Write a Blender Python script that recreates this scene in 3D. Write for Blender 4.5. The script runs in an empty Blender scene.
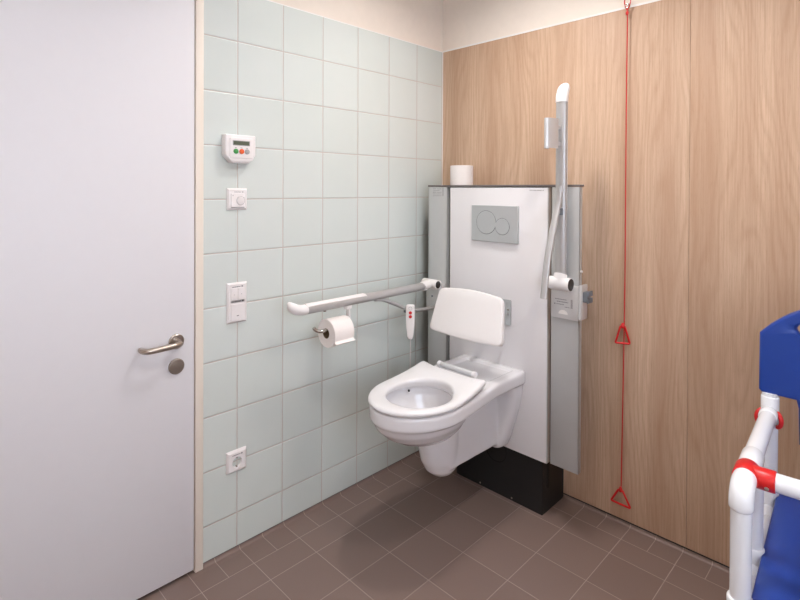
import bpy, bmesh, math, random
from mathutils import Vector, Matrix, Euler
random.seed(7)
S = bpy.context.scene
COL = S.collection
PI = math.pi
V = Vector

# ------------------------------------------------------------------ materials
def srgb(r, g, b):
    f = lambda c: (c/255/12.92) if c/255 <= .04045 else ((c/255+.055)/1.055)**2.4
    return (f(r), f(g), f(b), 1)

class NT:
    """small node-building helper"""
    def __init__(s, name):
        s.m = bpy.data.materials.new(name); s.m.use_nodes = True
        s.t = s.m.node_tree; s.t.nodes.clear()
        s.out = s.t.nodes.new('ShaderNodeOutputMaterial')
        s.b = s.t.nodes.new('ShaderNodeBsdfPrincipled')
        s.t.links.new(s.b.outputs[0], s.out.inputs[0])
    def n(s, typ, **kw):
        x = s.t.nodes.new(typ)
        for k, v in kw.items(): setattr(x, k, v)
        return x
    def put(s, sock, v):
        if hasattr(v, 'is_output') or isinstance(v, bpy.types.NodeSocket): s.t.links.new(v, sock)
        else: sock.default_value = v
    def math(s, op, a, b=None, c=None):
        x = s.n('ShaderNodeMath', operation=op)
        s.put(x.inputs[0], a)
        if b is not None: s.put(x.inputs[1], b)
        if c is not None: s.put(x.inputs[2], c)
        return x.outputs[0]
    def xyz(s):
        tc = s.n('ShaderNodeTexCoord'); sp = s.n('ShaderNodeSeparateXYZ')
        s.t.links.new(tc.outputs['Object'], sp.inputs[0])
        return sp.outputs[0], sp.outputs[1], sp.outputs[2], tc.outputs['Object']
    def comb(s, x, y, z):
        c = s.n('ShaderNodeCombineXYZ')
        for i, v in enumerate((x, y, z)): s.put(c.inputs[i], v)
        return c.outputs[0]
    def noise(s, vec, scale=5, detail=3, rough=.5, dist=0):
        x = s.n('ShaderNodeTexNoise')
        s.put(x.inputs['Vector'], vec); x.inputs['Scale'].default_value = scale
        x.inputs['Detail'].default_value = detail; x.inputs['Roughness'].default_value = rough
        x.inputs['Distortion'].default_value = dist
        return x.outputs[0]
    def mix(s, f, a, b):
        x = s.n('ShaderNodeMix', data_type='RGBA')
        s.put(x.inputs[0], f); s.put(x.inputs[6], a); s.put(x.inputs[7], b)
        return x.outputs[2]
    def rng(s, v, a, b, c=0., d=1., smooth=False):
        x = s.n('ShaderNodeMapRange')
        if smooth: x.interpolation_type = 'SMOOTHSTEP'
        s.put(x.inputs[0], v)
        for i, k in enumerate((a, b, c, d)): x.inputs[i+1].default_value = k
        return x.outputs[0]
    def bump(s, h, strength=.3, dist=.001):
        x = s.n('ShaderNodeBump'); x.inputs['Strength'].default_value = strength
        x.inputs['Distance'].default_value = dist; s.put(x.inputs['Height'], h)
        s.t.links.new(x.outputs[0], s.b.inputs['Normal'])
    def set(s, base=None, rough=None, metal=None, spec=None, coat=None):
        if base is not None: s.put(s.b.inputs['Base Color'], base)
        if rough is not None: s.put(s.b.inputs['Roughness'], rough)
        if metal is not None: s.put(s.b.inputs['Metallic'], metal)
        if spec is not None: s.b.inputs['Specular IOR Level'].default_value = spec
        if coat is not None: s.b.inputs['Coat Weight'].default_value = coat
        return s.m

def simple(name, col, rough=.5, metal=0, spec=.5, var=.03, scale=30, bump=0, bscale=200, coat=0):
    m = NT(name); x, y, z, o = m.xyz()
    nz = m.noise(o, scale, 3)
    dark = tuple(c*(1-var) for c in col[:3]) + (1,)
    lite = tuple(min(1, c*(1+var)) for c in col[:3]) + (1,)
    m.set(m.mix(nz, dark, lite), rough, metal, spec, coat)
    if bump: m.bump(m.noise(o, bscale, 4), bump, .0006)
    return m.m

M = {}
def palette():
    M['plaster'] = simple('cream_plaster', srgb(241, 229, 217), .85, spec=.2, bump=.15, bscale=120)
    M['ceiling'] = simple('ceiling_white', srgb(238, 235, 230), .9, spec=.2)
    M['door'] = simple('door_laminate', srgb(230, 227, 230), .45, spec=.35, var=.01)
    M['frame'] = simple('door_frame_paint', srgb(240, 228, 214), .4, var=.01)
    M['ceramic'] = simple('glazed_ceramic', srgb(232, 229, 231), .09, spec=.5, var=.006, coat=.3)
    M['seat'] = simple('toilet_seat_plastic', srgb(232, 229, 230), .28, var=.006)
    M['hinge'] = simple('pale_grey_plastic', srgb(206, 206, 207), .35)
    M['panel'] = simple('white_glass_panel', srgb(233, 229, 230), .22, var=.006, coat=.2)
    M['alu'] = simple('brushed_aluminium', srgb(198, 198, 197), .42, .35, var=.04, scale=14)
    M['satin'] = simple('satin_silver_lacquer', srgb(212, 210, 209), .34, .35, var=.02)
    M['rail'] = simple('anodised_rail', srgb(188, 185, 184), .36, .4, var=.02)
    M['flush'] = simple('matt_chrome_plastic', srgb(190, 192, 192), .36, .3, var=.02)
    M['groove'] = simple('groove_grey', srgb(96, 99, 101), .5)
    M['darkgap'] = simple('anthracite_plastic', srgb(58, 58, 60), .6)
    M['board'] = simple('taupe_board', srgb(112, 104, 102), .5)
    M['black'] = simple('matt_black_laminate', srgb(21, 21, 23), .5, var=.08)
    M['slot'] = simple('deep_black', srgb(10, 10, 11), .8)
    M['whitep'] = simple('white_plastic', srgb(238, 233, 231), .35, var=.008)
    M['whitesw'] = simple('switch_white_plastic', srgb(240, 234, 233), .3, var=.008)
    M['pad'] = simple('white_soft_pad', srgb(241, 236, 234), .5, var=.01)
    M['paper'] = simple('toilet_paper', srgb(242, 234, 230), .95, spec=.1, var=.02, scale=80, bump=.4, bscale=260)
    M['card'] = simple('cardboard_core', srgb(120, 98, 76), .9, spec=.1)
    M['chrome'] = simple('polished_steel', srgb(205, 203, 200), .16, .95, var=.02)
    M['steel'] = simple('brushed_stainless', srgb(176, 164, 154), .3, .9, var=.04)
    M['steelf'] = simple('brushed_steel_disc', srgb(150, 138, 129), .45, .7, var=.04)
    M['red'] = simple('red_plastic', srgb(214, 34, 34), .32, var=.02)
    M['redcord'] = simple('red_cord', srgb(208, 44, 42), .6, var=.04)
    M['green'] = simple('green_button', srgb(60, 150, 70), .35)
    M['orange'] = simple('orange_button', srgb(236, 96, 40), .35)
    M['greyb'] = simple('grey_button', srgb(168, 164, 164), .35)
    M['lcd'] = simple('lcd_glass', srgb(92, 100, 84), .25)
    M['print'] = simple('printed_grey', srgb(138, 134, 135), .7)
    M['printl'] = simple('printed_pale_grey', srgb(184, 179, 179), .7)
    M['printd'] = simple('printed_dark', srgb(40, 40, 42), .7)
    M['blue'] = simple('blue_vinyl', srgb(24, 63, 150), .36, var=.03, scale=8, bump=.12, bscale=420)
    M['pvc'] = simple('white_pvc', srgb(240, 240, 243), .22, var=.006)
    M['rubber'] = simple('grey_rubber', srgb(70, 70, 74), .7)
    M['grey'] = simple('slate_grey_plastic', srgb(112, 117, 124), .45)
    M['capd'] = simple('dark_end_cap', srgb(44, 38, 36), .35)
    M['edge'] = simple('white_edge_strip', srgb(244, 240, 236), .4)
    M['glass'] = NT('window_glass').m
    g = M['glass'].node_tree.nodes['Principled BSDF']
    g.inputs['Transmission Weight'].default_value = 1; g.inputs['Roughness'].default_value = 0
    g.inputs['IOR'].default_value = 1.02
    # ---- pale green wall tiles, 20 cm grid
    m = NT('pale_green_wall_tile'); x, y, z, o = m.xyz()
    def grid(v, off, p):
        f = m.math('FRACT', m.math('ADD', m.math('DIVIDE', m.math('SUBTRACT', v, off), p), 100.))
        return m.math('MULTIPLY', m.math('MINIMUM', f, m.math('SUBTRACT', 1., f)), p), m.math('FLOOR', m.math('DIVIDE', m.math('SUBTRACT', v, off), p))
    dy, cy = grid(y, -.0063, .2); dz, cz = grid(z, .1434, .2)
    d = m.math('MINIMUM', dy, dz)
    wn = m.n('ShaderNodeTexWhiteNoise', noise_dimensions='2D'); m.put(wn.inputs[0], m.comb(cy, cz, 0.))
    tile = m.mix(wn.outputs[0], srgb(215, 221, 216), srgb(219, 224, 220))
    tile = m.mix(m.rng(m.noise(o, 9, 3), .3, .7, 0, .3), tile, srgb(211, 219, 214))
    g = m.rng(d, .0009, .0019)
    m.set(m.mix(g, srgb(198, 182, 174), tile), m.rng(g, 0, 1, .8, .24), spec=.45)
    m.bump(m.rng(d, .0008, .005, smooth=True), .8, .0016)
    M['tile'] = m.m
    # ---- brown floor tiles
    m = NT('brown_floor_tile'); x, y, z, o = m.xyz()
    gx, cx = grid(x, .6216, .1976); gy, cy = grid(y, -.4056, .1976)
    hx, chx = grid(x, .6216, .0988); hy, chy = grid(y, -.4056, .0988)
    inL = m.math('LESS_THAN', x, .112); inB = m.math('GREATER_THAN', y, -.099)
    lerp = lambda f, a, b: m.math('ADD', m.math('MULTIPLY', a, m.math('SUBTRACT', 1., f)), m.math('MULTIPLY', b, f))
    X1 = lerp(inL, gx, 1.); Y1 = lerp(inB, gy, 1.)
    X2 = lerp(inB, X1, lerp(inL, hx, 1.)); Y2 = lerp(inL, Y1, lerp(inB, hy, 1.))
    lx = m.math('ABSOLUTE', m.math('SUBTRACT', x, .112)); ly = m.math('ABSOLUTE', m.math('ADD', y, .099))
    d = m.math('MINIMUM', m.math('MINIMUM', X2, Y2), m.math('MINIMUM', lx, ly))
    wn = m.n('ShaderNodeTexWhiteNoise', noise_dimensions='2D'); m.put(wn.inputs[0], m.comb(cx, cy, 0.))
    c = m.mix(wn.outputs[0], srgb(127, 107, 99), srgb(132, 112, 104))
    c = m.mix(m.rng(m.noise(o, 260, 2), .35, .75, 0, .25), c, srgb(118, 98, 91))
    c = m.mix(m.rng(m.noise(o, 3, 4), .4, .8, 0, .25), c, srgb(136, 116, 108))
    g = m.rng(d, .0006, .0016)
    m.set(m.mix(g, srgb(172, 155, 145), c), .42, spec=.4)
    m.bump(m.rng(d, .0006, .003, smooth=True), .35, .001)
    M['floor'] = m.m
    # ---- oak-look laminate
    m = NT('pale_oak_laminate'); x, y, z, o = m.xyz()
    oi = m.n('ShaderNodeObjectInfo'); off = m.math('MULTIPLY', oi.outputs['Random'], 7.)
    xo = m.math('ADD', x, off)
    stave = m.noise(m.comb(xo, 0., m.math('MULTIPLY', z, .06)), 9, 1, .4)
    fine = m.noise(m.comb(xo, 0., m.math('MULTIPLY', z, .02)), 190, 4, .65)
    pores = m.noise(m.comb(xo, 0., m.math('MULTIPLY', z, .05)), 420, 2, .6)
    warp = m.noise(m.comb(m.math('MULTIPLY', xo, 2.6), 0., m.math('MULTIPLY', z, .36)), 2.0, 2, .45)
    ring = m.math('ADD', m.math('MULTIPLY', xo, 62.), m.math('MULTIPLY', warp, 30.))
    rg = m.math('MULTIPLY', m.math('ADD', m.math('SINE', m.math('MULTIPLY', ring, 3.2)), 1.), .5)
    rgm = m.math('POWER', rg, 2.2)
    c = m.mix(m.rng(stave, .36, .66), srgb(199, 165, 139), srgb(221, 191, 165))
    c = m.mix(m.rng(fine, .38, .72, 0, .65), c, srgb(183, 145, 116))
    c = m.mix(m.math('MULTIPLY', rgm, .24), c, srgb(172, 132, 102))
    c = m.mix(m.rng(pores, .56, .72, 0, .4), c, srgb(172, 134, 106))
    m.set(c, .5, spec=.35)
    m.bump(fine, .1, .0006)
    M['wood'] = m.m
palette()

# ------------------------------------------------------------------ mesh helpers
def finish(name, bm, mat, parent=None, smooth=None, mats=None):
    me = bpy.data.meshes.new(name)
    bm.normal_update(); bm.to_mesh(me); bm.free()
    o = bpy.data.objects.new(name, me); COL.objects.link(o)
    for q in (mats or [mat]): me.materials.append(q)
    if smooth is not None:
        me.polygons.foreach_set('use_smooth', [True]*len(me.polygons))
        if smooth < 179: me.set_sharp_from_angle(angle=math.radians(smooth))
    if parent is not None:
        o.parent = parent
        o.matrix_parent_inverse = Matrix.Translation(-V(parent.location))
    return o

def box(bm, a, b, bev=0, seg=2):
    """axis-aligned box between two corners with rounded edges"""
    lo = [min(p, q) for p, q in zip(a, b)]; hi = [max(p, q) for p, q in zip(a, b)]
    t = bmesh.new()
    bmesh.ops.create_cube(t, size=1)
    for v in t.verts: v.co = V([lo[i] + (v.co[i]+.5)*(hi[i]-lo[i]) for i in range(3)])
    if bev: bmesh.ops.bevel(t, geom=list(t.edges), offset=bev, segments=seg, profile=.5, affect='EDGES')
    merge(bm, t)

def merge(bm, t, mat=None):
    if mat is not None: bmesh.ops.transform(t, matrix=mat, verts=t.verts)
    me = bpy.data.meshes.new('tmp'); t.to_mesh(me); t.free(); bm.from_mesh(me); bpy.data.meshes.remove(me)

def frame_at(d):
    d = d.normalized(); up = V((0, 0, 1)) if abs(d.z) < .95 else V((1, 0, 0))
    x = up.cross(d).normalized(); return x, d.cross(x)

def tube(bm, pts, r, n=20, cap=True, flat=None):
    """tube along a polyline; r a radius or list; flat=(rx, ry, xdir) gives an oval section"""
    pts = [V(p) for p in pts]; rs = list(r) if isinstance(r, (list, tuple)) else [r]*len(pts)
    while len(rs) < len(pts): rs.insert(0, rs[0])
    rings = []; px = None
    for i, p in enumerate(pts):
        d = (pts[min(i+1, len(pts)-1)] - pts[max(i-1, 0)]).normalized()
        if flat: x = V(flat[2]); x = (x - d*x.dot(d)).normalized(); y = d.cross(x)
        else:
            if px is None: x, y = frame_at(d)
            else: x = (px - d*px.dot(d)).normalized(); y = d.cross(x)
        px = x
        ring = []
        for k in range(n):
            a = 2*PI*k/n
            if flat: q = x*math.cos(a)*flat[0]*rs[i] + y*math.sin(a)*flat[1]*rs[i]
            else: q = x*math.cos(a)*rs[i] + y*math.sin(a)*rs[i]
            ring.append(bm.verts.new(p + q))
        rings.append(ring)
    for a, b in zip(rings, rings[1:]):
        for k in range(n): bm.faces.new((a[k], a[(k+1) % n], b[(k+1) % n], b[k]))
    if cap:
        bm.faces.new(rings[0][::-1]); bm.faces.new(rings[-1])

def rod(bm, a, b, r, bev=.0, n=24):
    """cylinder from a to b, edges softened by an extra ring"""
    a, b = V(a), V(b)
    if bev:
        d = (b-a).normalized()
        tube(bm, [a, a+d*bev*.3, a+d*bev, b-d*bev, b-d*bev*.3, b], [r-bev, r-bev*.3, r, r, r-bev*.3, r-bev], n)
    else: tube(bm, [a, b], r, n)

def lathe(bm, prof, centre, axis=(0, 0, 1), n=40):
    """surface of revolution; prof = [(radius, height)]"""
    ax = V(axis).normalized(); x, y = frame_at(ax); c = V(centre); rings = []
    for r, h in prof:
        rings.append([bm.verts.new(c + ax*h + (x*math.cos(2*PI*k/n) + y*math.sin(2*PI*k/n))*max(r, 1e-5)) for k in range(n)])
    for a, b in zip(rings, rings[1:]):
        for k in range(n): bm.faces.new((a[k], a[(k+1) % n], b[(k+1) % n], b[k]))
    return rings

def bez(p, n=16):
    """smooth Catmull-Rom path through points"""
    p = [V(q) for q in p]; out = []
    P = [p[0]*2-p[1]] + p + [p[-1]*2-p[-2]]
    for i in range(1, len(P)-2):
        for k in range(n):
            t = k/n; a, b, c, d = P[i-1], P[i], P[i+1], P[i+2]
            out.append(.5*((2*b) + (c-a)*t + (2*a-5*b+4*c-d)*t*t + (3*b-a-3*c+d)*t**3))
    return out + [p[-1]]

def loft(bm, secs, cap=True):
    rings = [[bm.verts.new(V(q)) for q in s] for s in secs]; n = len(rings[0])
    for a, b in zip(rings, rings[1:]):
        for k in range(n): bm.faces.new((a[k], a[(k+1) % n], b[(k+1) % n], b[k]))
    if cap: bm.faces.new(rings[0][::-1]); bm.faces.new(rings[-1])
    return rings

def rounded(pts, rad, seg=6):
    """round the corners of a 2D polygon; rad a number or per-corner list"""
    out = []; n = len(pts); rad = rad if isinstance(rad, (list, tuple)) else [rad]*n
    for i in range(n):
        p = V((*pts[i], 0)); a = V((*pts[i-1], 0)); b = V((*pts[(i+1) % n], 0)); r = rad[i]
        if r <= 0: out.append((p.x, p.y)); continue
        u = (a-p).normalized(); w = (b-p).normalized()
        t = min(r, (a-p).length*.49, (b-p).length*.49)
        s, e = p+u*t, p+w*t
        for k in range(seg+1):
            f = k/seg; q = s*(1-f)**2 + p*2*f*(1-f) + e*f*f; out.append((q.x, q.y))
    return out

def circ(cx, cy, r, n=32, ry=None):
    return [(cx+r*math.cos(2*PI*k/n), cy+(ry or r)*math.sin(2*PI*k/n)) for k in range(n)]

def plate(bm, outline, origin, ux, uy, thick, bev=.0, holes=()):
    """flat plate with soft edges (outline in ux/uy, extruded `thick` along -normal from the face)"""
    ux, uy = V(ux), V(uy); nz = ux.cross(uy).normalized()
    cu = bpy.data.curves.new('c', 'CURVE'); cu.dimensions = '2D'; cu.fill_mode = 'BOTH'
    for ring in [outline] + list(holes):
        sp = cu.splines.new('POLY'); sp.points.add(len(ring)-1); sp.use_cyclic_u = True
        for q, (a, b) in zip(sp.points, ring): q.co = (a, b, 0, 1)
    cu.extrude = max(thick/2-bev, 1e-5); cu.bevel_depth = bev; cu.bevel_resolution = 2; cu.offset = -bev
    ob = bpy.data.objects.new('c', cu); COL.objects.link(ob)
    dg = bpy.context.evaluated_depsgraph_get(); me = bpy.data.meshes.new_from_object(ob.evaluated_get(dg))
    bpy.data.objects.remove(ob); bpy.data.curves.remove(cu)
    t = bmesh.new(); t.from_mesh(me); bpy.data.meshes.remove(me)
    bmesh.ops.remove_doubles(t, verts=t.verts, dist=1e-6)
    o = V(origin) - nz*thick/2
    merge(bm, t, Matrix(((ux.x, uy.x, nz.x, o.x), (ux.y, uy.y, nz.y, o.y), (ux.z, uy.z, nz.z, o.z), (0, 0, 0, 1))))

def B(): return bmesh.new()
def mk(name, mat, fn, parent=None, smooth=30):
    bm = B(); fn(bm); return finish(name, bm, mat, parent, smooth)
def pbox(name, mat, a, b, parent=None, bev=0.): return mk(name, mat, lambda m: box(m, a, b, bev), parent, 35 if bev else None)
def thing(name, label, cat, loc=(0, 0, 0), group=None):
    o = bpy.data.objects.new(name, None); COL.objects.link(o); o.location = loc; o.empty_display_size = .05
    return tag(o, label, cat, group)
def tag(o, label, cat, group=None):
    o['label'] = label; o['category'] = cat
    if group: o['group'] = group
    bpy.context.view_layer.update(); return o
def struct(o, label=None):
    o['kind'] = 'structure'
    if label: o['label'] = label
    return o
# face frames: on the tiled wall we look along -X (u to the right in view = +Y); on the oak wall along +Y (u = +X)
LU, LV = (0, 1, 0), (0, 0, 1)
BU, BV = (1, 0, 0), (0, 0, 1)
rect = lambda a, b, c, d: [(a, c), (b, c), (b, d), (a, d)]

# ------------------------------------------------------------------ camera
P = (1.8254, -2.1637, 1.3825, 2.3531, -.0076, .0044, 515.42, -106.41)
def camera():
    yaw, p, r = P[3:6]
    f = V((math.cos(yaw)*math.cos(p), math.sin(yaw)*math.cos(p), math.sin(p)))
    rt = V((math.sin(yaw), -math.cos(yaw), 0)); up = rt.cross(f)
    r2 = rt*math.cos(r) + up*math.sin(r); u2 = -rt*math.sin(r) + up*math.cos(r)
    cam = bpy.data.cameras.new('camera'); co = bpy.data.objects.new('camera', cam); COL.objects.link(co)
    co.matrix_world = Matrix(((r2.x, u2.x, -f.x, P[0]), (r2.y, u2.y, -f.y, P[1]), (r2.z, u2.z, -f.z, P[2]), (0, 0, 0, 1)))
    cam.sensor_fit = 'HORIZONTAL'; cam.sensor_width = 36; cam.lens = P[6]/800*36; cam.shift_y = P[7]/800
    cam.clip_start = .02
    S.camera = co
camera()

# ------------------------------------------------------------------ room shell
RX, RY, RZ = 2.5, -2.85, 2.6
ZT = 2.132                                     # top of tiles and oak cladding
def room():
    struct(pbox('floor', M['floor'], (-.1, RY-.1, -.1), (RX+.1, .1, 0)))
    struct(pbox('ceiling', M['ceiling'], (-.1, RY-.1, RZ), (RX+.1, .1, RZ+.1)))
    # tiled wall (with the door opening)
    D0, D1, DH = -1.342, -2.42, 2.15
    def wl(m):
        box(m, (-.1, .1, -.05), (-.01, D0, RZ+.05)); box(m, (-.1, D1, -.05), (-.01, RY-.1, RZ+.05)); box(m, (-.1, D0, DH), (-.01, D1, RZ+.05))
    w = struct(mk('wall_left', M['plaster'], wl, smooth=None))
    pbox('tile_cladding', M['tile'], (-.012, 0, .016), (0, D0, ZT), w)
    pbox('edge_strip', M['edge'], (-.012, .0, ZT), (-.001, D0, ZT+.004), w)
    pbox('base_joint_shade', M['groove'], (-.012, 0, .010), (-.001, D0, .0165), w)  # dark strip standing in for the shade in the gap under the tiles
    pbox('corner_joint', M['edge'], (.0, -.003, .03), (.003, 0, ZT), w)
    # oak wall
    w = struct(pbox('wall_back', M['plaster'], (-.1, .012, -.05), (RX+.1, .1, RZ+.05)))
    for a, b in ((0., 1.2236), (1.2246, RX)):
        pbox('wood_panel', M['wood'], (a, 0, .02), (b, .014, ZT), w, .0008)
    pbox('top_trim', M['edge'], (.0, -.001, ZT), (RX, .014, ZT+.008), w)
    pbox('shadow_gap', M['darkgap'], (.0, .006, .0), (RX, .014, .03), w)
    struct(pbox('wall_front', M['plaster'], (-.1, RY-.1, -.05), (RX+.1, RY, RZ+.05)))
    # window wall
    y0, y1, z0, z1 = -2.3, -1.2, .95, 2.1
    def wr(m):
        box(m, (RX, .1, -.05), (RX+.1, y1, RZ+.05)); box(m, (RX, y0, -.05), (RX+.1, RY-.1, RZ+.05))
        box(m, (RX, y0, -.05), (RX+.1, y1, z0)); box(m, (RX, y0, z1), (RX+.1, y1, RZ+.05))
    struct(mk('wall_right', M['plaster'], wr, smooth=None))
    def wf(m):
        t = .05
        for a, b in (((y0, z0), (y0+t, z1)), ((y1-t, z0), (y1, z1)), ((y0, z0), (y1, z0+t)), ((y0, z1-t), (y1, z1))):
            box(m, (RX+.03, a[0], a[1]), (RX+.08, b[0], b[1]), .004)
    w = struct(mk('window_1', M['frame'], wf))
    pbox('pane', M['glass'], (RX+.05, y0+.04, z0+.04), (RX+.056, y1-.04, z1-.04), w)
    # coved skirting
    def cove(p0, p1, out):
        p0, p1, out = V(p0), V(p1), V(out)
        def f(m):
            R = .012; prof = [(0, 0)] + [(R-R*math.sin(a)+.004, R-R*math.cos(a)+.0006) for a in [k*PI/2/8 for k in range(9)]] + [(0, R+.0006)]
            loft(m, [[p+out*a+V((0, 0, b)) for a, b in prof] for p in (p0, p1)])
        return f
    struct(mk('baseboard_left', M['floor'], cove((-.004, 0, 0), (-.004, D0, 0), (1, 0, 0)), smooth=40))
    struct(mk('baseboard_back', M['floor'], cove((0, .004, 0), (RX, .004, 0), (0, -1, 0)), smooth=40))
    # door
    def fr(m):
        box(m, (-.1, D0, 0), (.010, D0-.030, DH), .003); box(m, (-.1, D1, 0), (.010, D1+.03, DH), .003); box(m, (-.1, D0, DH-.03), (.010, D1, DH), .003)
    d = struct(mk('door_1', M['frame'], fr), 'white flush door with a steel lever handle beside the tiled wall')
    pbox('rebate', M['steelf'], (-.06, D0-.028, .001), (-.006, D0-.037, DH-.02), d)
    leaf = pbox('door_leaf', M['door'], (-.045, D0-.0335, .014), (.007, D1+.033, DH-.034), d, .002)
    pbox('threshold', M['darkgap'], (-.1, D0-.03, .0), (-.012, D1+.03, .006), d)
    # lever handle
    hy, hz = -1.440, .850
    def rose(z, r, face):
        def f(m): lathe(m, [(r-.004, .0), (r, .001), (r, .006), (r-.003, .0085), (r-.006, .009), (0, .009)], (.007, hy, z), (1, 0, 0))
        return mk('rosette', M[face], f, d)
    rose(hz, .026, 'steel'); rose(hz-.087, .027, 'steelf')
    def lev(m):
        rod(m, (.013, hy, hz), (.045, hy, hz), .011)
        p = bez([(.036, hy, hz), (.050, hy-.004, hz), (.058, hy-.02, hz), (.059, hy-.055, hz-.001), (.059, hy-.090, hz-.002), (.055, hy-.111, hz-.002), (.043, hy-.120, hz-.002), (.028, hy-.121, hz-.002), (.022, hy-.121, hz-.002)], 8)
        tube(m, p, .0095, 18)
    mk('door_handle', M['steel'], lev, d, 60)
room()

# ------------------------------------------------------------------ height-adjustable wall unit
CX = .487
YF = -.215                                     # front face of the unit
def marks(name, rows, origin, ux, uy, mat, parent, seed=1):
    """rows = [(u0, u1, v, h)] : short printed dashes"""
    rnd = random.Random(seed)
    def f(m):
        for u0, u1, v, h in rows:
            u = u0
            while u < u1-.0005:
                w = min(rnd.uniform(.8, 2.2)*h, u1-u)
                plate(m, rect(u, u+w, v, v+h), origin, ux, uy, .0004)
                u += w + h*.45
    return mk(name, mat, f, parent, None)

def unit():
    t = thing('toilet_lift_unit', 'tall white and aluminium wall unit with black plinth carrying the toilet', 'wall unit', (CX, 0, 0))
    body = pbox('inner_frame', M['darkgap'], (.115, -.188, .255), (.747, -.001, 1.396), t)
    pbox('front_panel', M['panel'], (.2325, -.1885, .243), (.7525, YF, 1.394), t, .002)
    pbox('panel_edge', M['alu'], (.7528, -.1885, .243), (.7548, YF+.002, 1.394), t)
    for a, b, nm in ((.092, .2135, 'a'), (.7705, .893, 'b')):
        sp = mk('side_panel', M['alu'], lambda m: (box(m, (a, YF, .252), (b, YF+.003, 1.396), .0008), box(m, (a, YF, .252), (a+.003, YF+.022, 1.396), .0008), box(m, (b-.003, YF, .252), (b, YF+.022, 1.396), .0008)), t)
        if nm == 'a':
            rows = [(.03, .048, 1.386, .003), (.058, .085, 1.386, .0022), (.03, .075, 1.378, .002), (.03, .05, 1.369, .003), (.055, .085, 1.369, .002), (.03, .085, 1.361, .002), (.036, .085, 1.352, .0022), (.030, .034, 1.351, .0035)]
            marks('label_print', [(a+u0, a+u1, v, h) for u0, u1, v, h in rows], (0, YF-.0003, 0), BU, BV, M['print'], sp, 3)
            mk('barcode', M['print'], lambda m: [plate(m, rect(a+.091, a+.099, z, z+.0016), (0, YF-.0003, 0), BU, BV, .0004) for z in [1.353+i*.0032 for i in range(13)]], sp, None)
    pbox('top_board', M['board'], (.090, YF-.002, 1.397), (.896, YF+.03, 1.406), t, .001)
    pbox('top_board', M['board'], (.115, YF+.03, 1.397), (.747, -.001, 1.405), t, .001)
    pl = mk('plinth', M['black'], lambda m: plate(m, rounded(rect(.246, .722, -.188, -.001), [.03, .004, 0, 0]), (0, 0, .256), (1, 0, 0), (0, 1, 0), .2555, 0), t, 35)
    mk('side_slot', M['slot'], lambda m: plate(m, rounded(rect(-.152, -.132, .10, .252), .0098), (.7235, 0, 0), LU, LV, .004), pl)
    mk('drain_cover', M['slot'], lambda m: (lathe(m, [(.056, 0), (.057, .0012), (.054, .0016), (.053, .0002)], (CX, -.1885, .2), (0, -1, 0))), pl)
    for x in (.401, .572):
        mk('screw', M['steel'], lambda m: lathe(m, [(.004, 0), (.0035, .0015), (0, .002)], (x, -.1885, .012), (0, -1, 0), 14), pl)
    # flush plate
    fp = mk('flush_plate', M['flush'], lambda m: plate(m, rounded(rect(.371, .618, 1.149, 1.313), .004), (0, YF-.012, 0), BU, BV, .012, .0016), t)
    for x, z, r in ((.4535, 1.236, .052), (.5395, 1.221, .036)):
        mk('button_groove', M['groove'], lambda m: lathe(m, [(r+.0018, 0), (r+.0018, .0006), (r-.0004, .0006)], (x, YF-.012, z), (0, -1, 0), 56), fp)
        mk('flush_button', M['flush'], lambda m: lathe(m, [(r, -.001), (r, .0012), (r-.001, .0018), (r*.5, .0013), (0, .0011)], (x, YF-.012, z), (0, -1, 0), 56), fp)
    marks('maker_print', [(.668, .735, 1.3805, .0042)], (0, YF-.0003, 0), BU, BV, M['printl'], t, 9)
unit()

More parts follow.
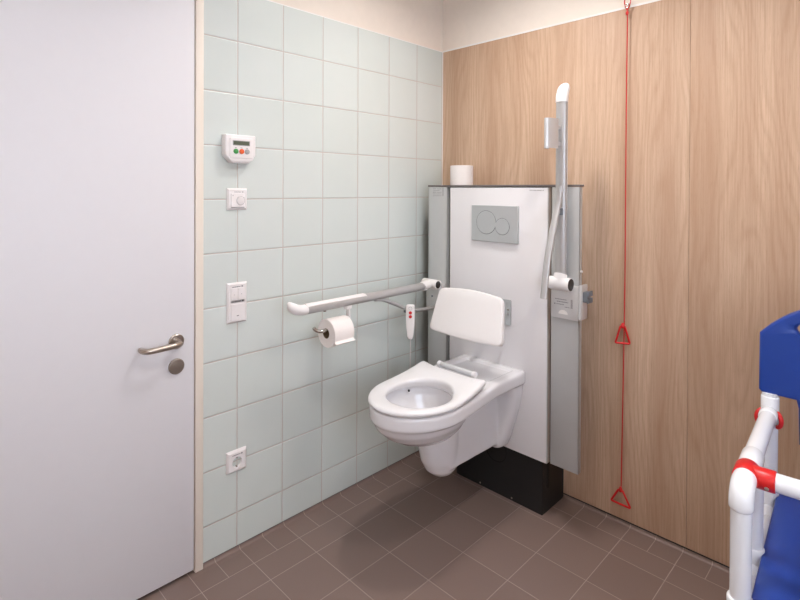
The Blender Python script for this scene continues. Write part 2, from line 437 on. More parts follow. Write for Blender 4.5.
# ------------------------------------------------------------------ toilet
def toilet():
    t = thing('wall_hung_toilet', 'white ceramic wall-hung toilet with an open oval seat, fixed below the backrest', 'toilet', (CX, YF, .25))
    N = 96
    def outline(ins=0., n=N):
        pts = []
        yr = YF+.002; ys = -.69; yf = -.915
        side = [(.168, yr), (.167, -.30), (.168, -.42), (.172, -.55), (.177, -.64), (.178, ys)]
        arc = [(.178*math.cos(a), ys-(ys-yf)*math.sin(a)) for a in [PI/2*k/14 for k in range(1, 14)]]
        half = side + arc + [(0, yf)]
        poly = [(CX+x, y) for x, y in half] + [(CX-x, y) for x, y in half[::-1][1:]]
        c = V((CX, -.56))
        L = [(V(p)) for p in poly]
        tot = [0.]
        for a, b in zip(L, L[1:]+L[:1]): tot.append(tot[-1]+(b-a).length)
        out = []
        for k in range(n):
            s = tot[-1]*k/n; i = max(j for j in range(len(L)) if tot[j] <= s+1e-12)
            a, b = L[i], L[(i+1) % len(L)]; q = a.lerp(b, (s-tot[i])/max(tot[i+1]-tot[i], 1e-9))
            out.append(q)
        if ins:
            res = []
            for k in range(n):
                d = (out[(k+2) % n]-out[k-2]).normalized(); nn = V((d.y, -d.x))
                q = out[k]
                if (q+nn*.01-c).length > (q-c).length: nn = -nn
                q = q+nn*ins
                if out[k].y > YF: q.y = out[k].y
                res.append(q)
            out = res
        return out
    ztop = lambda y: .585 + .021*min(1, max(0, (y+.66)/.24))**1.0
    bm = B()
    # rim band
    secs = []
    for ins, dz, h in ((.012, 0, -.056), (.003, 0, -.054), (0, 0, -.048), (0, 0, -.012), (.003, 0, -.004), (.010, 0, 0), (.02, 0, 0)):
        secs.append([V((q.x, q.y, ztop(q.y)+h)) for q in outline(ins)])
    loft(bm, secs)
    # belly
    def ell(cy, rx, ry, z, n=64, tilt=0, p=2.0):
        out = []
        for k in range(n):
            a = 2*PI*k/n; c, s = math.cos(a), math.sin(a)
            out.append(V((CX+rx*math.copysign(abs(c)**(2/p), c), cy+ry*math.copysign(abs(s)**(2/p), s), z+tilt*s)))
        return out
    loft(bm, [ell(-.692, .170, .220, .57), ell(-.692, .167, .2185, .536), ell(-.690, .154, .205, .502), ell(-.682, .132, .178, .470), ell(-.672, .106, .140, .443), ell(-.660, .074, .101, .426), ell(-.648, .043, .066, .420)])
    # trap
    loft(bm, [ell(-.592, .078, .100, .47), ell(-.590, .076, .094, .37), ell(-.584, .071, .084, .31), ell(-.577, .060, .069, .270), ell(-.571, .042, .048, .248), ell(-.568, .018, .02, .240)])
    # skirt between trap and wall
    sk = [(-.60, .286), (-.30, .278), (YF+.002, .254), (YF+.002, .56), (-.62, .55)]
    for hw in (.070,):
        loft(bm, [[V((CX+s*hw, y, z)) for y, z in sk] for s in (-1, 1)])
    # flange against the wall
    prof = [(.256, .070), (.264, .082), (.30, .098), (.36, .117), (.43, .138), (.50, .152), (.56, .158)]
    secs = []
    for z, w in prof:
        d = .066+.03*max(0, (z-.42)/.14)**2
        p = rounded([(-w, YF+.002), (-w, YF-d), (w, YF-d), (w, YF+.002)], [0, .036, .036, 0], 8)
        secs.append([V((CX+a, b, z)) for a, b in p])
    loft(bm, secs)
    bmesh.ops.recalc_face_normals(bm, faces=bm.faces)
    bowl = finish('bowl', bm, M['ceramic'], None)
    # cutters
    cb = B(); rings = []
    cut = [(.66, .131, .142, -.724), (.582, .131, .142, -.724), (.570, .136, .160, -.727), (.545, .130, .166, -.727), (.51, .112, .145, -.72), (.47, .085, .112, -.705), (.44, .055, .08, -.69), (.425, .03, .045, -.68)]
    loft(cb, [ell(cy, rx, ry, z) for z, rx, ry, cy in cut]); bmesh.ops.recalc_face_normals(cb, faces=cb.faces)
    cutter = finish('cut', cb, M['ceramic'])
    db = B(); box(db, (CX-.125, YF-.028, .597), (CX+.125, -.425, .66), .012, 3)
    dish = finish('cut2', db, M['ceramic'])
    rm = bowl.modifiers.new('r', 'REMESH'); rm.mode = 'VOXEL'; rm.voxel_size = .0042
    sm = bowl.modifiers.new('s', 'SMOOTH'); sm.iterations = 4; sm.factor = .5
    for c in (cutter, dish):
        bo = bowl.modifiers.new('b', 'BOOLEAN'); bo.operation = 'DIFFERENCE'; bo.object = c; bo.solver = 'EXACT'
    rm2 = bowl.modifiers.new('r2', 'REMESH'); rm2.mode = 'VOXEL'; rm2.voxel_size = .0036
    s2 = bowl.modifiers.new('s2', 'SMOOTH'); s2.iterations = 3; s2.factor = .5
    dg = bpy.context.evaluated_depsgraph_get(); me = bpy.data.meshes.new_from_object(bowl.evaluated_get(dg))
    bowl.modifiers.clear(); bowl.data = me; me.name = 'bowl'
    me.materials.clear(); me.materials.append(M['ceramic'])
    me.polygons.foreach_set('use_smooth', [True]*len(me.polygons))
    for c in (cutter, dish): bpy.data.objects.remove(c)
    bowl.parent = t; bowl.matrix_parent_inverse = Matrix.Translation(-t.location)
    mk('rinse_nozzle', M['darkgap'], lambda m: lathe(m, [(.0045, 0), (.0045, .004), (.003, .006), (0, .006)], (CX-.108, -.652, .566), (.6, -.6, -.2), 16), t)
    # seat
    zs = lambda y: .607 + .034*(min(1, max(0, (y+.725)/.215)))**1.7
    def seat(m):
        C0 = V((CX+.014, -.721)); n = 320
        half = [(.0, -.515), (.10, -.513), (.164, -.500), (.169, -.520), (.174, -.58), (.179, -.66), (.179, -.70)] + [(.179*math.cos(a), -.70-.219*math.sin(a)) for a in [PI/2*k/16 for k in range(1, 16)]] + [(0, -.919)]
        poly = [V((CX+x, y)) for x, y in half] + [V((CX-x, y)) for x, y in half[::-1][1:-1]]
        def hit(a):
            d = V((math.cos(a), math.sin(a))); best = 0
            for p, q in zip(poly, poly[1:]+poly[:1]):
                e = q-p; den = d.x*e.y-d.y*e.x
                if abs(den) < 1e-12: continue
                w = p-C0; tt = (w.x*e.y-w.y*e.x)/den; u = (w.x*d.y-w.y*d.x)/den
                if tt > 0 and -1e-9 <= u <= 1+1e-9: best = max(best, tt)
            return best
        angs = [2*PI*k/n for k in range(n)]
        secs = []
        for a in angs:
            ro = hit(a); c, s = math.cos(a), math.sin(a)
            ri = 1/math.sqrt((c/.126)**2+(s/.131)**2)
            ring = []
            th = .018+.006*max(0, s)**2
            for f, off, dz in ((0, .005, -th), (0, 0, -th*.75), (0, .0, -.007), (0, .003, -.002), (0, .009, 0), (.5, 0, .0035), (1, -.012, .001), (1, -.005, -.0015), (1, -.001, -.006), (1, 0, -th*.7), (1, -.004, -th)):
                r = ri+(ro-ri)*f+off; q = C0+V((c, s))*r
                ring.append(V((q.x, q.y, (ztop(q.y)-.002 if (f == 0 and dz <= -th*.9) else zs(q.y)+dz))))
            secs.append(ring)
        loft(m, secs+[secs[0]], cap=False)
        bmesh.ops.remove_doubles(m, verts=m.verts, dist=1e-5)
        # close underside
        bmesh.ops.recalc_face_normals(m, faces=m.faces)
        K = len(secs[0])
        m.verts.ensure_lookup_table()
    bm = B(); seat(bm)
    bmesh.ops.holes_fill(bm, edges=[e for e in bm.edges if e.is_boundary], sides=0) if False else None
    so = finish('seat', bm, M['seat'], t, 50)
    sd = so.modifiers.new('cl', 'SOLIDIFY'); sd.thickness = .002; sd.offset = -1
    mk('seat_hinge', M['hinge'], lambda m: rod(m, (CX-.094, -.466, .631), (CX+.074, -.466, .631), .0125, .001), t)
    for x0, x1 in ((-.109, -.094), (.074, .089)):
        mk('hinge_cap', M['seat'], lambda m: (rod(m, (CX+x0, -.466, .631), (CX+x1, -.466, .631), .0138, .003), rod(m, (CX+(x0+x1)/2, -.466, .595), (CX+(x0+x1)/2, -.466, .631), .006, .001)), t)
toilet()

# ------------------------------------------------------------------ backrest
def backrest():
    t = thing('toilet_back_support', 'white rounded backrest pad on a grey bracket above the toilet', 'back support', (CX, YF, .85))
    zc = .853
    up = V((0, .045, .185)).normalized(); ux = V((1, 0, 0))
    def pad(m):
        n = 0
        top = [(-.166+.332*k/6, .092+.014*math.sin(PI*k/6)) for k in range(7)]
        bot = [(.194-.388*k/6, -.096-.008*math.sin(PI*k/6)) for k in range(7)]
        o = top[::-1] + bot[::-1]
        o = rounded(o, [.03 if i in (0, 6) else (.026 if i in (7, 13) else .02) for i in range(14)])
        t2 = B(); plate(t2, o, (0, 0, 0), (1, 0, 0), (0, 1, 0), .026, .007)
        # gentle wrap in plan
        merge(m, t2, Matrix(((1, 0, 0, CX-.004), (0, up.y, -up.z, -.412), (0, up.z, up.y, zc), (0, 0, 0, 1))))
    mk('pad', M['pad'], pad, t, 40)
    br = mk('bracket', M['flush'], lambda m: plate(m, rounded(rect(.392, .582, .787, .900), .008), (0, YF-.007, 0), BU, BV, .006, .001), t)
    for x in (.405, .569):
        for z in (.856, .838):
            mk('screw', M['chrome'], lambda m: lathe(m, [(.006, 0), (.0055, .002), (.003, .003), (0, .0025)], (x, YF-.007, z), (0, -1, 0), 16), br)
    mk('support_arm', M['satin'], lambda m: [tube(m, bez([(x, YF-.008, .85), (x, YF-.08, .85), (x, -.385, .85)], 6), .012, 14) for x in (.44, .535)], t)
backrest()

# ------------------------------------------------------------------ grab rails
def rail_bracket(t, x0, x1, z0, z1, knob, seed):
    b = mk('wall_bracket', M['satin'], lambda m: box(m, (x0, YF-.022, z0), (x1, YF-.001, z1), .004), t)
    return b

def rail_down():
    x = .15; z = .912
    t = thing('hinged_grab_rail', 'folded-down aluminium grab rail with white grip, holding a paper roll', 'grab rail', (x, YF, z))
    rail_bracket(t, .098, .205, .79, .925, False, 4)
    mk('screw_cover', M['grey'], lambda m: lathe(m, [(.005, 0), (.005, .002), (0, .002)], (.14, YF-.022, .855), (0, -1, 0), 14), t)
    def hub(m):
        rod(m, (.106, -.262, .922), (.198, -.262, .922), .0225, .002, 28)
        tube(m, bez([(x, -.255, .92), (x, -.29, .92), (x, -.325, .914)], 6), 1, 20, True, (.028, .021, (1, 0, 0)))
        box(m, (.115, YF-.002, .893), (.185, -.262, .935), .008, 3)
    h = mk('pivot_hub', M['whitep'], hub, t, 40)
    mk('hub_cap', M['capd'], lambda m: lathe(m, [(.0175, 0), (.0175, .0012), (.015, .0018), (.0, .0008)], (.198, -.262, .922), (1, 0, 0)), h)
    mk('rail_tube', M['rail'], lambda m: tube(m, [(x, -.30, z+.004), (x, -.6, z+.002), (x, -1.0, z)], 1, 28, True, (.0205, .0185, (1, 0, 0))), t, 60)
    def grip(m):
        # pad lying over the top half of the tube
        secs = []
        for y in (-.69, -.694, -.70, -1.0):
            s = {-.69: .6, -.694: .9}.get(y, 1)
            sec = []
            for k in range(17):
                a = .62+(PI-1.24)*k/16
                sec.append(V((x+.0215*math.cos(a), y, z+.002*s+.0195*s*math.sin(a)+.002)))
            sec += [V((x-.014, y, z+.008)), V((x+.014, y, z+.008))]
            secs.append(sec)
        loft(m, secs)
    mk('arm_pad', M['pad'], grip, t, 50)
    mk('end_cap', M['pad'], lambda m: tube(m, bez([(x, -.997, z+.001), (x, -1.018, z+.002), (x, -1.042, z+.008), (x, -1.060, z+.019), (x, -1.072, z+.033)], 6) + [V((x, -1.0755, z+.038))], [1]*10+[.98]*5+[.95, .93, .9, .85, .8, .74, .66, .6, .5, .3], 28, True, (.0222, .0200, (1, 0, 0))), t, 60)
    mk('support_strut', M['rail'], lambda m: tube(m, bez([(x, -.632, z-.014), (x, -.58, .888), (x, -.50, .855), (x, -.44, .828), (x, -.38, .812), (x, -.30, .803), (x, YF-.02, .802)], 8), 1, 18, True, (.013, .008, (1, 0, 0))), t, 60)
    mk('screw', M['steelf'], lambda m: rod(m, (x, -.905, z-.022), (x, -.905, z-.01), .006), t)
    def holder(m):
        box(m, (x-.012, -.80, z-.03), (x+.012, -.772, z-.01), .003)
        tube(m, bez([(x, -.786, z-.02), (x, -.783, .86), (x, -.783, .826), (x, -.788, .815), (x, -.81, .8125)], 6), 1, 16, True, (.013, .005, (1, 0, 0)))
    mk('holder_arm', M['whitep'], holder, t, 50)
    mk('holder_rod', M['chrome'], lambda m: tube(m, bez([(x, -.79, .8125), (x, -.85, .8125), (x, -.905, .8125), (x-.005, -.924, .8125), (x-.011, -.937, .817), (x-.014, -.945, .824), (x-.015, -.948, .829)], 6), .0075, 16), t, 60)
rail_down()

def rail_up():
    x = .83; zh = 1.012; y = -.247
    t = thing('hinged_grab_rail', 'grab rail folded upright against the unit beside the oak wall', 'grab rail', (x, YF, zh))
    b = rail_bracket(t, .781, .899, .868, 1.003, True, 5)
    rows = [(.016, .066, .943, .0028), (.024, .072, .933, .0034), (.022, .055, .923, .0028), (.058, .078, .914, .0028), (.012, .018, .922, .005)]
    marks('label_print', [(.785+a, .785+b2, v, h) for a, b2, v, h in rows], (0, YF-.0224, 0), BU, BV, M['print'], b, 5)
    mk('barcode', M['print'], lambda m: [plate(m, rect(.868, .876, q, q+.0016), (0, YF-.0224, 0), BU, BV, .0004) for q in [.914+i*.003 for i in range(12)]], b, None)
    mk('moon_mark', M['edge'], lambda m: plate(m, [(.836+.02*math.cos(a), .886+.017*math.sin(a)) for a in [PI*k/16 for k in range(17)]], (0, YF-.0224, 0), BU, BV, .0006), b, None)
    mk('latch_housing', M['satin'], lambda m: box(m, (.899, YF-.02, .872), (.912, YF+.035, 1.010), .004), b)
    mk('latch_knob', M['grey'], lambda m: (box(m, (.912, YF-.012, .943), (.930, YF+.025, .984), .003), box(m, (.930, YF-.015, .967), (.936, YF+.028, .988), .002), box(m, (.930, YF-.015, .941), (.936, YF+.028, .961), .002)), b)
    mk('side_pin', M['whitep'], lambda m: rod(m, (.893, YF+.01, 1.06), (.901, YF+.01, 1.06), .005, .001, 12), t)
    def hub(m):
        rod(m, (.779, -.262, zh), (.880, -.262, zh), .0260, .002, 28)
        tube(m, [(x, -.262, zh), (x, y-.006, zh+.022), (x, y, zh+.034)], 1, 20, True, (.027, .0225, (1, 0, 0)))
        box(m, (.80, YF-.002, zh-.03), (.86, -.262, zh+.02), .008, 3)
    h = mk('pivot_hub', M['whitep'], hub, t, 40)
    mk('hub_cap', M['capd'], lambda m: lathe(m, [(.0235, 0), (.0235, .0012), (.021, .0018), (0, .0008)], (.880, -.262, zh), (1, 0, 0)), h)
    tb = mk('rail_tube', M['rail'], lambda m: tube(m, [(x, y, zh+.03), (x, y, 1.4), (x, y, 1.737)], 1, 28, True, (.0235, .0165, (1, 0, 0))), t, 60)
    def grip(m):
        secs = []
        for z in (1.29, 1.294, 1.30, 1.737):
            s = {1.29: .6, 1.294: .9}.get(z, 1)
            sec = [V((x+.0215*math.cos(a), y+.002*s+.0195*s*math.sin(a)+.003, z)) for a in [.5+(PI-1)*k/16 for k in range(17)]]
            sec += [V((x-.016, y+.008, z)), V((x+.016, y+.008, z))]
            secs.append(sec)
        loft(m, secs)
    mk('arm_pad', M['pad'], grip, t, 50)
    mk('end_cap', M['pad'], lambda m: tube(m, bez([(x, y, 1.735), (x, y+.001, 1.755), (x, y+.008, 1.777), (x, y+.02, 1.795), (x, y+.033, 1.807)], 6) + [V((x, y+.038, 1.811))], [1]*10+[.98]*5+[.95, .93, .9, .86, .82, .76, .7, .64, .56, .35], 28, True, (.0255, .0195, (1, 0, 0))), t, 60)
    mk('support_strut', M['rail'], lambda m: tube(m, bez([(x, y-.012, 1.40), (x, y-.025, 1.33), (x, -.305, 1.25), (x, -.345, 1.14), (x, -.366, 1.06), (x, -.381, .968)], 8), 1, 18, True, (.014, .0095, (1, 0, 0))), t, 60)
    mk('strut_joint', M['grey'], lambda m: box(m, (x+.004, y-.036, 1.285), (x+.016, y-.012, 1.312), .003), t)
    def paperclip(m):
        # curved cover of the folded roll holder
        o = []
        pts = [(-.005, -.058), (.018, -.056), (.030, -.048)]
        arc = [(.029*math.cos(a), .029*math.sin(a)) for a in [PI*(.02+.96*k/12) for k in range(13)]]
        inner = [(a*.9, b*.9) for a, b in arc[::-1]]
        loft(m, [[V((x+a*.72, y-.062-b*2.3, z)) for a, b in arc+inner] for z in (1.545, 1.66)])
        box(m, (x-.018, y-.075, 1.56), (x+.004, y-.012, 1.575), .002); box(m, (x-.018, y-.075, 1.625), (x+.004, y-.012, 1.64), .002)
    mk('paper_holder', M['satin'], paperclip, t, 40)
rail_up()

# ------------------------------------------------------------------ toilet paper
def roll(label, pos, axis, flap):
    t = thing('toilet_roll', label, 'toilet roll', pos, 'toilet paper rolls')
    R, r, h = .0575, .0205, .1
    ax = V(axis)
    def f(m):
        rg = lathe(m, [(r, -h/2), (R-.002, -h/2), (R, -h/2+.002), (R, h/2-.002), (R-.002, h/2), (r, h/2), (r, -h/2)], pos, axis, 56)
        if flap:
            c = V(pos)
            pts = [(math.cos(a)*(R+.0012), math.sin(a)*(R+.0012)) for a in [PI*.42-PI*.55*k/10 for k in range(11)]]
            e = pts[-1]; pts += [(e[0]+.003, e[1]-.006), (e[0]+.009, e[1]-.009), (e[0]+.017, e[1]-.008)]
            up = [m.verts.new(c+V((a, -h/2+.001, b))) for a, b in pts]; dn = [m.verts.new(c+V((a, h/2-.001, b))) for a, b in pts]
            for i in range(len(pts)-1): m.faces.new((up[i], up[i+1], dn[i+1], dn[i]))
    mk('paper', M['paper'], f, t, 40)
    mk('core', M['card'], lambda m: lathe(m, [(r, -h/2-.0003), (r, h/2+.0003), (r-.0015, h/2+.0003), (r-.0015, -h/2-.0003), (r, -h/2-.0003)], pos, axis, 40), t)
roll('used paper roll with a loose sheet hanging on the folded-down rail', (.15, -.848, .800), (0, 1, 0), True)
roll('white paper roll standing on top of the wall unit', (.212, -.100, 1.4545), (0, 0, 1), False)

# ------------------------------------------------------------------ remote control on its cord
def remote():
    x = .172; y = -.428; zt = .846
    t = thing('remote_control', 'white hand remote with two red buttons hanging from the folded-down rail', 'remote control', (x, y, .78))
    o = rounded([(-.021, .002), (.021, .002), (.0205, -.085), (.014, -.146), (.009, -.158), (-.009, -.158), (-.014, -.146), (-.0205, -.085)], [.012, .012, .02, .02, .003, .003, .02, .02])
    ux = V((.72, .69, 0)).normalized(); n = V((.69, -.72, 0)).normalized()
    og = V((x, y, zt))+n*.013
    b = mk('handset', M['whitep'], lambda m: plate(m, o, og, ux, (0, 0, 1), .022, .005), t, 40)
    for dz in (-.034, -.052):
        mk('red_button', M['red'], lambda m: lathe(m, [(.0075, -.001), (.0075, .0015), (.006, .0025), (0, .0027)], og+V((0, 0, dz)), n, 20), b)
    mk('round_print', M['printl'], lambda m: lathe(m, [(.008, 0), (.008, .0005), (.0066, .0005)], og+V((0, 0, -.014)), n, 24), b)
    mk('hook', M['grey'], lambda m: box(m, (x-.035, y-.012, .806), (x-.006, y+.012, .832), .004), t)
    mk('cord', M['whitep'], lambda m: tube(m, bez([(x, y, zt-.154), (x, y+.001, .67), (x+.001, y-.001, .63), (x-.004, y+.004, .56), (x-.03, y+.03, .47), (x-.05, y+.10, .43), (.10, -.27, .42), (.07, -.225, .46), (.06, -.19, .5)], 8), .0018, 8), t, 60)
remote()

# ------------------------------------------------------------------ fittings on the tiled wall
def timer():
    yc, zc = -1.210, 1.533
    t = thing('wall_control_box', 'white control box with display and green, orange and grey buttons on tiles', 'control box', (0, yc, zc))
    W, H = .062, .053
    out = [(-W, H), (W, H), (W, -H*.45), (W-.028, -H), (-W+.028, -H), (-W, -H*.45)]
    b = mk('housing', M['whitesw'], lambda m: plate(m, rounded(out, .004), (.034, yc, zc), LU, LV, .034, .005), t, 40)
    f = mk('face_plate', M['whitesw'], lambda m: plate(m, rounded(rect(-.046, .047, -.036, .041), .006), (.039, yc, zc), LU, LV, .008, .002), b, 40)
    mk('lower_bulge', M['whitesw'], lambda m: plate(m, rounded([(-.052, -.030), (.053, -.030), (.048, -.042), (.030, -.048), (-.028, -.048), (-.047, -.042)], .006), (.037, yc, zc), LU, LV, .006, .0015), b, 40)
    mk('display', M['lcd'], lambda m: plate(m, rounded(rect(-.033, .031, .014, .028), .001), (.0397, yc, zc), LU, LV, .001), f, None)
    mk('display_frame', M['greyb'], lambda m: plate(m, rounded(rect(-.036, .034, .0115, .0305), .002), (.0393, yc, zc), LU, LV, .001), f, None)
    for dy, c in ((-.0235, 'green'), (-.0005, 'orange'), (.022, 'greyb')):
        mk('push_button', M[c], lambda m: lathe(m, [(.0095, -.001), (.0095, .003), (.007, .0045), (0, .005)], (.039, yc+dy, zc-.010), (1, 0, 0), 24), f)
        marks('button_print', [(dy-.004, dy+.004, .0022, .0022)], (.0393, yc, zc), LU, LV, M['print'], f, 2)
timer()

def cover(t, yc, zc, hw, hh):
    def f(m):
        loft(m, [[V((d, yc+sx*(hw-i), zc+sz*(hh-i))) for sx, sz in ((-1, -1), (1, -1), (1, 1), (-1, 1))] for d, i in ((0, 0), (.003, 0), (.009, .006), (.0095, .008), (.0088, .0095), (.0088, .03))])
    return mk('frame', M['whitesw'], f, t, 25)

def thermostat():
    yc, zc = -1.210, 1.344
    t = thing('room_thermostat', 'small white thermostat with a round dial below the control box', 'thermostat', (0, yc, zc))
    cover(t, yc, zc, .041, .041)
    p = mk('cover_plate', M['whitesw'], lambda m: plate(m, rounded(rect(-.028, .028, -.030, .022), .002), (.0125, yc, zc), LU, LV, .009, .001), t)
    mk('dial', M['whitesw'], lambda m: lathe(m, [(.0155, 0), (.0155, .001), (.0145, .003), (.013, .0034), (0, .0032)], (.0125, yc+.010, zc-.006), (1, 0, 0), 32), p)
    mk('dial_ring', M['printl'], lambda m: lathe(m, [(.0172, 0), (.0172, .0004), (.0158, .0004)], (.0125, yc+.010, zc-.006), (1, 0, 0), 32), p)
    for a, b in ((-.021, .014), (.0235, .005)):
        mk('setting_mark', M['print'], lambda m: plate(m, rect(a-.0016, a+.0016, b-.0012, b+.0012), (.0128, yc, zc), LU, LV, .0004), p, None)
    mk('bottom_seam', M['greyb'], lambda m: plate(m, rect(-.027, .027, -.033, -.030), (.0108, yc, zc), LU, LV, .001), t, None)
    marks('label_print', [(-.014, .012, .0255, .003), (.018, .023, .0250, .0042)], (.0098, yc, zc), LU, LV, M['printl'], t, 8)
thermostat()

def switch():
    yc, zc = -1.210, .950
    t = thing('light_switch', 'double white switch plate mounted between thermostat and socket', 'light switch', (0, yc, zc))
    cover(t, yc, zc, .041, .0765)
    for a, b, c, d in ((-.0275, -.0006, .012, .056), (.0006, .0275, .012, .056), (-.0275, .0275, -.066, -.004)):
        p = mk('rocker', M['whitesw'], lambda m: plate(m, rounded(rect(a, b, c, d), .0012), (.0130, yc, zc), LU, LV, .006, .0008), t)
        if c > 0: mk('lamp_dot', M['print'], lambda m: plate(m, circ((a+b)/2, .032, .0013, 12), (.0133, yc, zc), LU, LV, .0006), p, None)
        else: mk('symbol', M['print'], lambda m: plate(m, rounded(rect(-.005, .004, -.050, -.0465), .001), (.0133, yc, zc), LU, LV, .0006), p, None)
    mk('label_strip', M['greyb'], lambda m: plate(m, rect(-.0275, .0275, .002, .0095), (.0112, yc, zc), LU, LV, .002), t, None)
    marks('strip_print', [(-.024, .014, .0042, .003), (.018, .0235, .0035, .005)], (.0115, yc, zc), LU, LV, M['printd'], t, 12)
    marks('label_print', [(-.022, .012, .0595, .003), (.016, .0215, .059, .005)], (.0100, yc, zc), LU, LV, M['print'], t, 14)
switch()

def socket():
    yc, zc = -1.210, .346
    t = thing('wall_socket', 'white power socket low on the tiled wall', 'socket', (0, yc, zc))
    def f(m):
        loft(m, [[V((d, yc+sx*(.041-i), zc+sz*(.041-i))) for sx, sz in ((-1, -1), (1, -1), (1, 1), (-1, 1))] for d, i in ((0, 0), (.003, 0), (.009, .006), (.010, .008))], cap=False)
        plate(m, rect(-.0332, .0332, -.0332, .0332), (.0105, yc, zc), LU, LV, .002, 0, [circ(0, -.004, .0205, 40)])
    mk('frame', M['whitesw'], f, t, 25)
    c = mk('cup', M['whitesw'], lambda m: lathe(m, [(.0207, .0105), (.0200, .0095), (.0195, -.004), (0, -.004)], (0, yc, zc-.004), (1, 0, 0), 40), t)
    for dy in (-.0095, .0095):
        mk('contact_hole', M['printd'], lambda m: lathe(m, [(.003, 0), (.003, .0004), (0, .0004)], (-.0038, yc+dy, zc-.004), (1, 0, 0), 16), c)
    for dz in (.0175, -.0175):
        mk('earth_clip', M['steelf'], lambda m: box(m, (-.003, yc-.003, zc-.004+dz-.002), (.008, yc+.003, zc-.004+dz+.002), .0005), c)
    marks('label_print', [(-.020, .012, .0235, .0032), (.015, .021, .0228, .0048)], (.0109, yc, zc), LU, LV, M['print'], t, 21)
socket()

# ------------------------------------------------------------------ emergency pull cord
def pull_cord():
    x = .994; y = -.016
    t = thing('emergency_pull_cord', 'red emergency cord with two triangular pulls hanging down the oak wall', 'pull cord', (x, y, 2.12))
    mk('cord', M['redcord'], lambda m: tube(m, bez([(x+.001, y, 2.125), (x-.001, y, 1.6), (x-.001, y, 1.0), (x-.006, y, .5), (x-.010, y, .145)], 6), .0022, 10), t, 60)
    mk('eyelet', M['chrome'], lambda m: (rod(m, (x, .013, ZT+.012), (x, y, ZT+.012), .0035, .0005, 12), tube(m, [V((x+.009*math.cos(a), y, ZT+.004+.009*math.sin(a))) for a in [2*PI*k/20 for k in range(21)]], .0022, 8)), t, 60)
    mk('top_loop', M['redcord'], lambda m: tube(m, bez([(x, y, 2.118), (x+.012, y-.002, 2.142), (x+.013, y-.002, 2.160), (x+.002, y-.002, 2.172), (x-.010, y-.001, 2.162), (x-.010, y, 2.145), (x, y, 2.118)], 8), .0022, 10), t, 60)
    mk('knot', M['redcord'], lambda m: lathe(m, [(0, -.016), (.005, -.012), (.0065, -.004), (.0045, .002), (0, .004)], (x, y, 2.112), (0, 0, 1), 14), t, 60)
    for cx, zt, ang, w, h in ((x-.007, .825, .55, .031, .068), (x-.010, .148, -.12, .041, .056)):
        def tri(m):
            ca, sa = math.cos(ang), math.sin(ang)
            pr = rounded([(-.009, 0), (.009, 0), (w, -h), (-w, -h-.002)], [.004, .004, .007, .007], 4)
            pts = [V((cx+a*ca, y-.004+a*sa*.55, zt+b)) for a, b in pr]
            pts.append(pts[0]); tube(m, pts+[pts[1]], .0042, 10)
            lathe(m, [(0, .016), (.004, .014), (.0075, .004), (.0075, -.004), (.003, -.008), (0, -.008)], (cx, y-.004, zt), (0, 0, 1), 16)
        mk('pull_handle', M['red'], tri, t, 50)
pull_cord()

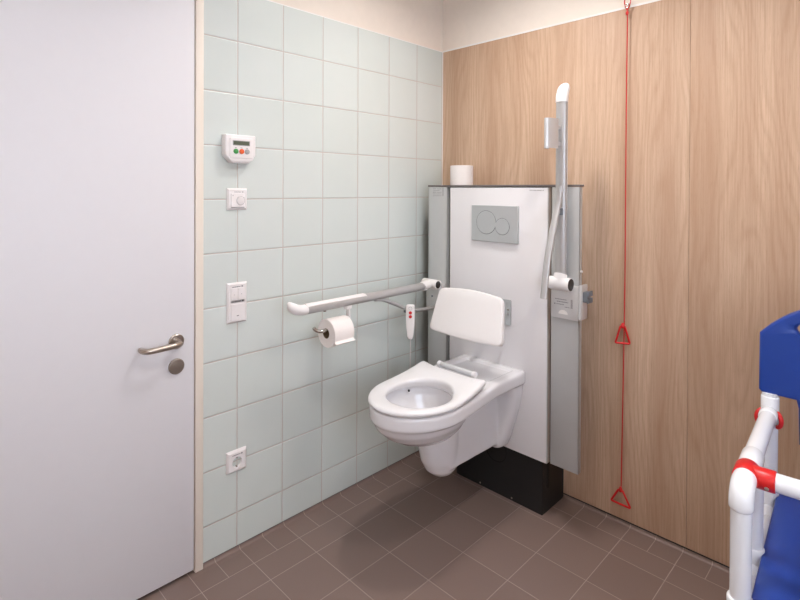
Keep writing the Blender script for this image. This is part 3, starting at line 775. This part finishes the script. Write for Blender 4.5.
# ------------------------------------------------------------------ shower chair
def chair():
    xl, xr = 1.549, 2.073; yf, yr, ym = -.825, -.300, -.618
    za = .734; zs = .443; zl = .135; R = .0204; F = .0238
    t = thing('shower_chair', 'white pipe-framed shower chair with blue back and seat and red joints', 'shower chair', ((xl+xr)/2, (yf+yr)/2, 0))
    pipe = lambda nm, a, b, r=R, mat='pvc', bev=.0: mk(nm, M[mat], lambda m: rod(m, a, b, r, bev), t, 60)
    fit = lambda nm, a, b, r=F: pipe(nm, a, b, r, 'pvc', .004)
    for x in (xl, xr):
        s = 1 if x == xl else -1
        pipe('front_post', (x, yf, zl), (x, yf, za-.02)); pipe('rear_post', (x, yr, zl), (x, yr, .79))
        pipe('middle_post', (x, ym, zs), (x, ym, za), R*.95); pipe('armrest', (x, yf+.03, za), (x, yr+.02, za))
        def elbow(m):
            p = [(x, yf+.034-.034*math.cos(a), za-.034+.034*math.sin(a)) for a in [PI/2*k/10 for k in range(11)]]
            tube(m, [(x, yf, za-.046), (x, yf, za-.044), (x, yf, za-.040), (x, yf, za-.035)] + p + [(x, yf+.060, za)], [F-.003, F-.001] + [F]*13 + [F-.001], 28)
        mk('elbow_joint', M['pvc'], elbow, t, 60)
        fit('coupling', (x, yf+.098, za), (x, yf+.185, za)); fit('coupling', (x, yr-.062, za), (x, yr-.022, za), F-.001)
        mk('red_tee', M['red'], lambda m: (tube(m, [(x, yf+.050, za), (x, yf+.053, za), (x, yf+.099, za), (x, yf+.102, za)], [F, F+.0022, F+.0022, F], 28), rod(m, (x, yf+.076, za), (x+s*.055, yf+.076, za), F, .002)), t, 60)
        mk('rivet', M['steel'], lambda m: lathe(m, [(.0045, 0), (.004, .002), (0, .0025)], (x+s*.040, yf+.076-F*.93, za-.010), (0, -1, 0), 12), t)
        for sgn in (-1, 1):
            pts = [V((x+sgn*(.017+.0125*math.sin(a)), yr-.016-.012*math.sin(a), za+.021*math.cos(a)-.015)) for a in [PI*k/14 for k in range(15)]]
            mk('red_clip', M['red'], lambda m: tube(m, pts, [.003]+[.006]*13+[.003], 12), t, 60)
        fit('post_sleeve', (x, yr, za-.045), (x, yr, .781), F-.001); fit('post_sleeve', (x, yr, zs-.05), (x, yr, zs+.071))
        fit('post_sleeve', (x, ym, zs-.02), (x, ym, zs+.058), F-.001); fit('post_sleeve', (x, yf, zs-.06), (x, yf, zs+.052), F+.002)
        pipe('seat_rail', (x, yf, zs), (x, yr, zs))
        fit('rail_sleeve', (x, ym-.06, zs), (x, ym+.06, zs)); fit('rail_sleeve', (x, yf+.02, zs), (x, yf+.085, zs)); fit('rail_sleeve', (x, yr-.08, zs), (x, yr-.02, zs))
        pipe('base_rail', (x, yf-.03, zl), (x, yr+.03, zl)); fit('base_sleeve', (x, yf-.05, zl), (x, yf+.05, zl)); fit('base_sleeve', (x, yr-.05, zl), (x, yr+.05, zl))
        for yy in (yf, yr):
            c = mk('caster', M['rubber'], lambda m: lathe(m, [(.008, -.012), (.033, -.012), (.040, -.007), (.042, 0), (.040, .007), (.033, .012), (.008, .012)], (x, yy+.015, .042), (1, 0, 0), 32), t)
            mk('caster_fork', M['pvc'], lambda m: (box(m, (x-.021, yy-.014, .034), (x-.015, yy+.03, .094), .003), box(m, (x+.015, yy-.014, .034), (x+.021, yy+.03, .094), .003), box(m, (x-.021, yy-.018, .088), (x+.021, yy+.03, .098), .003), rod(m, (x, yy, .092), (x, yy, .118), .012), rod(m, (x-.022, yy+.015, .042), (x+.022, yy+.015, .042), .007)), c)
    pipe('front_bar', (xl+.03, yf+.076, za), (xr-.03, yf+.076, za))
    for yy, zz in ((yf, zs), (yr, zs), (yr, zl)): pipe('cross_rail', (xl, yy, zz), (xr, yy, zz))
    mk('seat', M['blue'], lambda m: plate(m, rounded(rect(xl+.017, xr-.017, -.880, -.262), .012), (0, 0, .494), (1, 0, 0), (0, 1, 0), .030, .006), t, 40)
    def back(m):
        L, Rr = xl-.026, xr+.026; n = 24; top = []
        for k in range(n+1):
            u = -1+2*k/n; top.append((L+(Rr-L)*k/n, .963+.115*(1-abs(u)**3)))
        o = top[::-1] + [(L-.001, .796), (L+.006, .788), (L+.054, .786), (L+.088, .785), (L+.093, .762), (L+.095, .66), (L+.14, .63), (Rr-.14, .63), (Rr-.095, .66), (Rr-.093, .762), (Rr-.088, .785), (Rr-.054, .786), (Rr-.006, .788), (Rr+.001, .796)]
        plate(m, o, (0, yr-.012, 0), BU, BV, .034, .008)
    bk = mk('backrest', M['blue'], back, None, 40)
    def holes(m):
        for hx in (xl-.026+.122, xr+.026-.122):
            prof = [(1.28, .03), (1.28, .0175), (1.10, .013), (1.0, .006), (1.0, -.006), (1.10, -.013), (1.28, -.0175), (1.28, -.03)]
            loft(m, [[V((hx+.034*k*math.cos(a), yr+.005+d, .989+.021*k*math.sin(a))) for a in [2*PI*q/32 for q in range(32)]] for k, d in prof])
        bmesh.ops.recalc_face_normals(m, faces=m.faces)
    cu = mk('hole_cutter', M['blue'], holes, None, None)
    bo = bk.modifiers.new('b', 'BOOLEAN'); bo.operation = 'DIFFERENCE'; bo.object = cu; bo.solver = 'EXACT'
    dg = bpy.context.evaluated_depsgraph_get(); me = bpy.data.meshes.new_from_object(bk.evaluated_get(dg))
    bk.modifiers.clear(); bk.data = me; bpy.data.objects.remove(cu)
    me.polygons.foreach_set('use_smooth', [True]*len(me.polygons)); me.set_sharp_from_angle(angle=math.radians(40))
    bk.parent = t; bk.matrix_parent_inverse = Matrix.Translation(-t.location)
    t.rotation_euler.z = math.radians(3.6)
chair()

# ------------------------------------------------------------------ light
def lamp(x, y, power, size=.22, col=(1, .967, .94), spread=2.6):
    l = bpy.data.lights.new('ceiling_lamp_and_fill', 'AREA'); l.shape = 'DISK'; l.size = size; l.energy = power; l.color = col; l.spread = spread
    o = bpy.data.objects.new('ceiling_lamp_and_fill', l); COL.objects.link(o); o.location = (x, y, RZ-.02)
lamp(.73, -.67, 11.5, .16)
lamp(1.54, -1.0, 11.5, .16)
lamp(1.35, -2.1, 8, .8, spread=2.9)  # large soft fill light added to lift the shadows, no actual fixture
w = bpy.data.worlds.new('sky'); S.world = w; w.use_nodes = True
bg = w.node_tree.nodes['Background']; bg.inputs[0].default_value = (.72, .83, 1, 1); bg.inputs[1].default_value = 10
pl = bpy.data.lights.new('window_portal', 'AREA'); pl.shape = 'RECTANGLE'; pl.size = 1.1; pl.size_y = 1.15; pl.cycles.is_portal = True
po = bpy.data.objects.new('window_portal', pl); COL.objects.link(po); po.location = (RX+.09, -1.75, 1.525); po.rotation_euler = (0, PI/2, 0)

vs = S.view_settings
S.display_settings.display_device = 'sRGB'
vs.view_transform = 'Standard'; vs.look = 'None'; vs.gamma = 1; vs.use_curve_mapping = False
vs.exposure = -.3
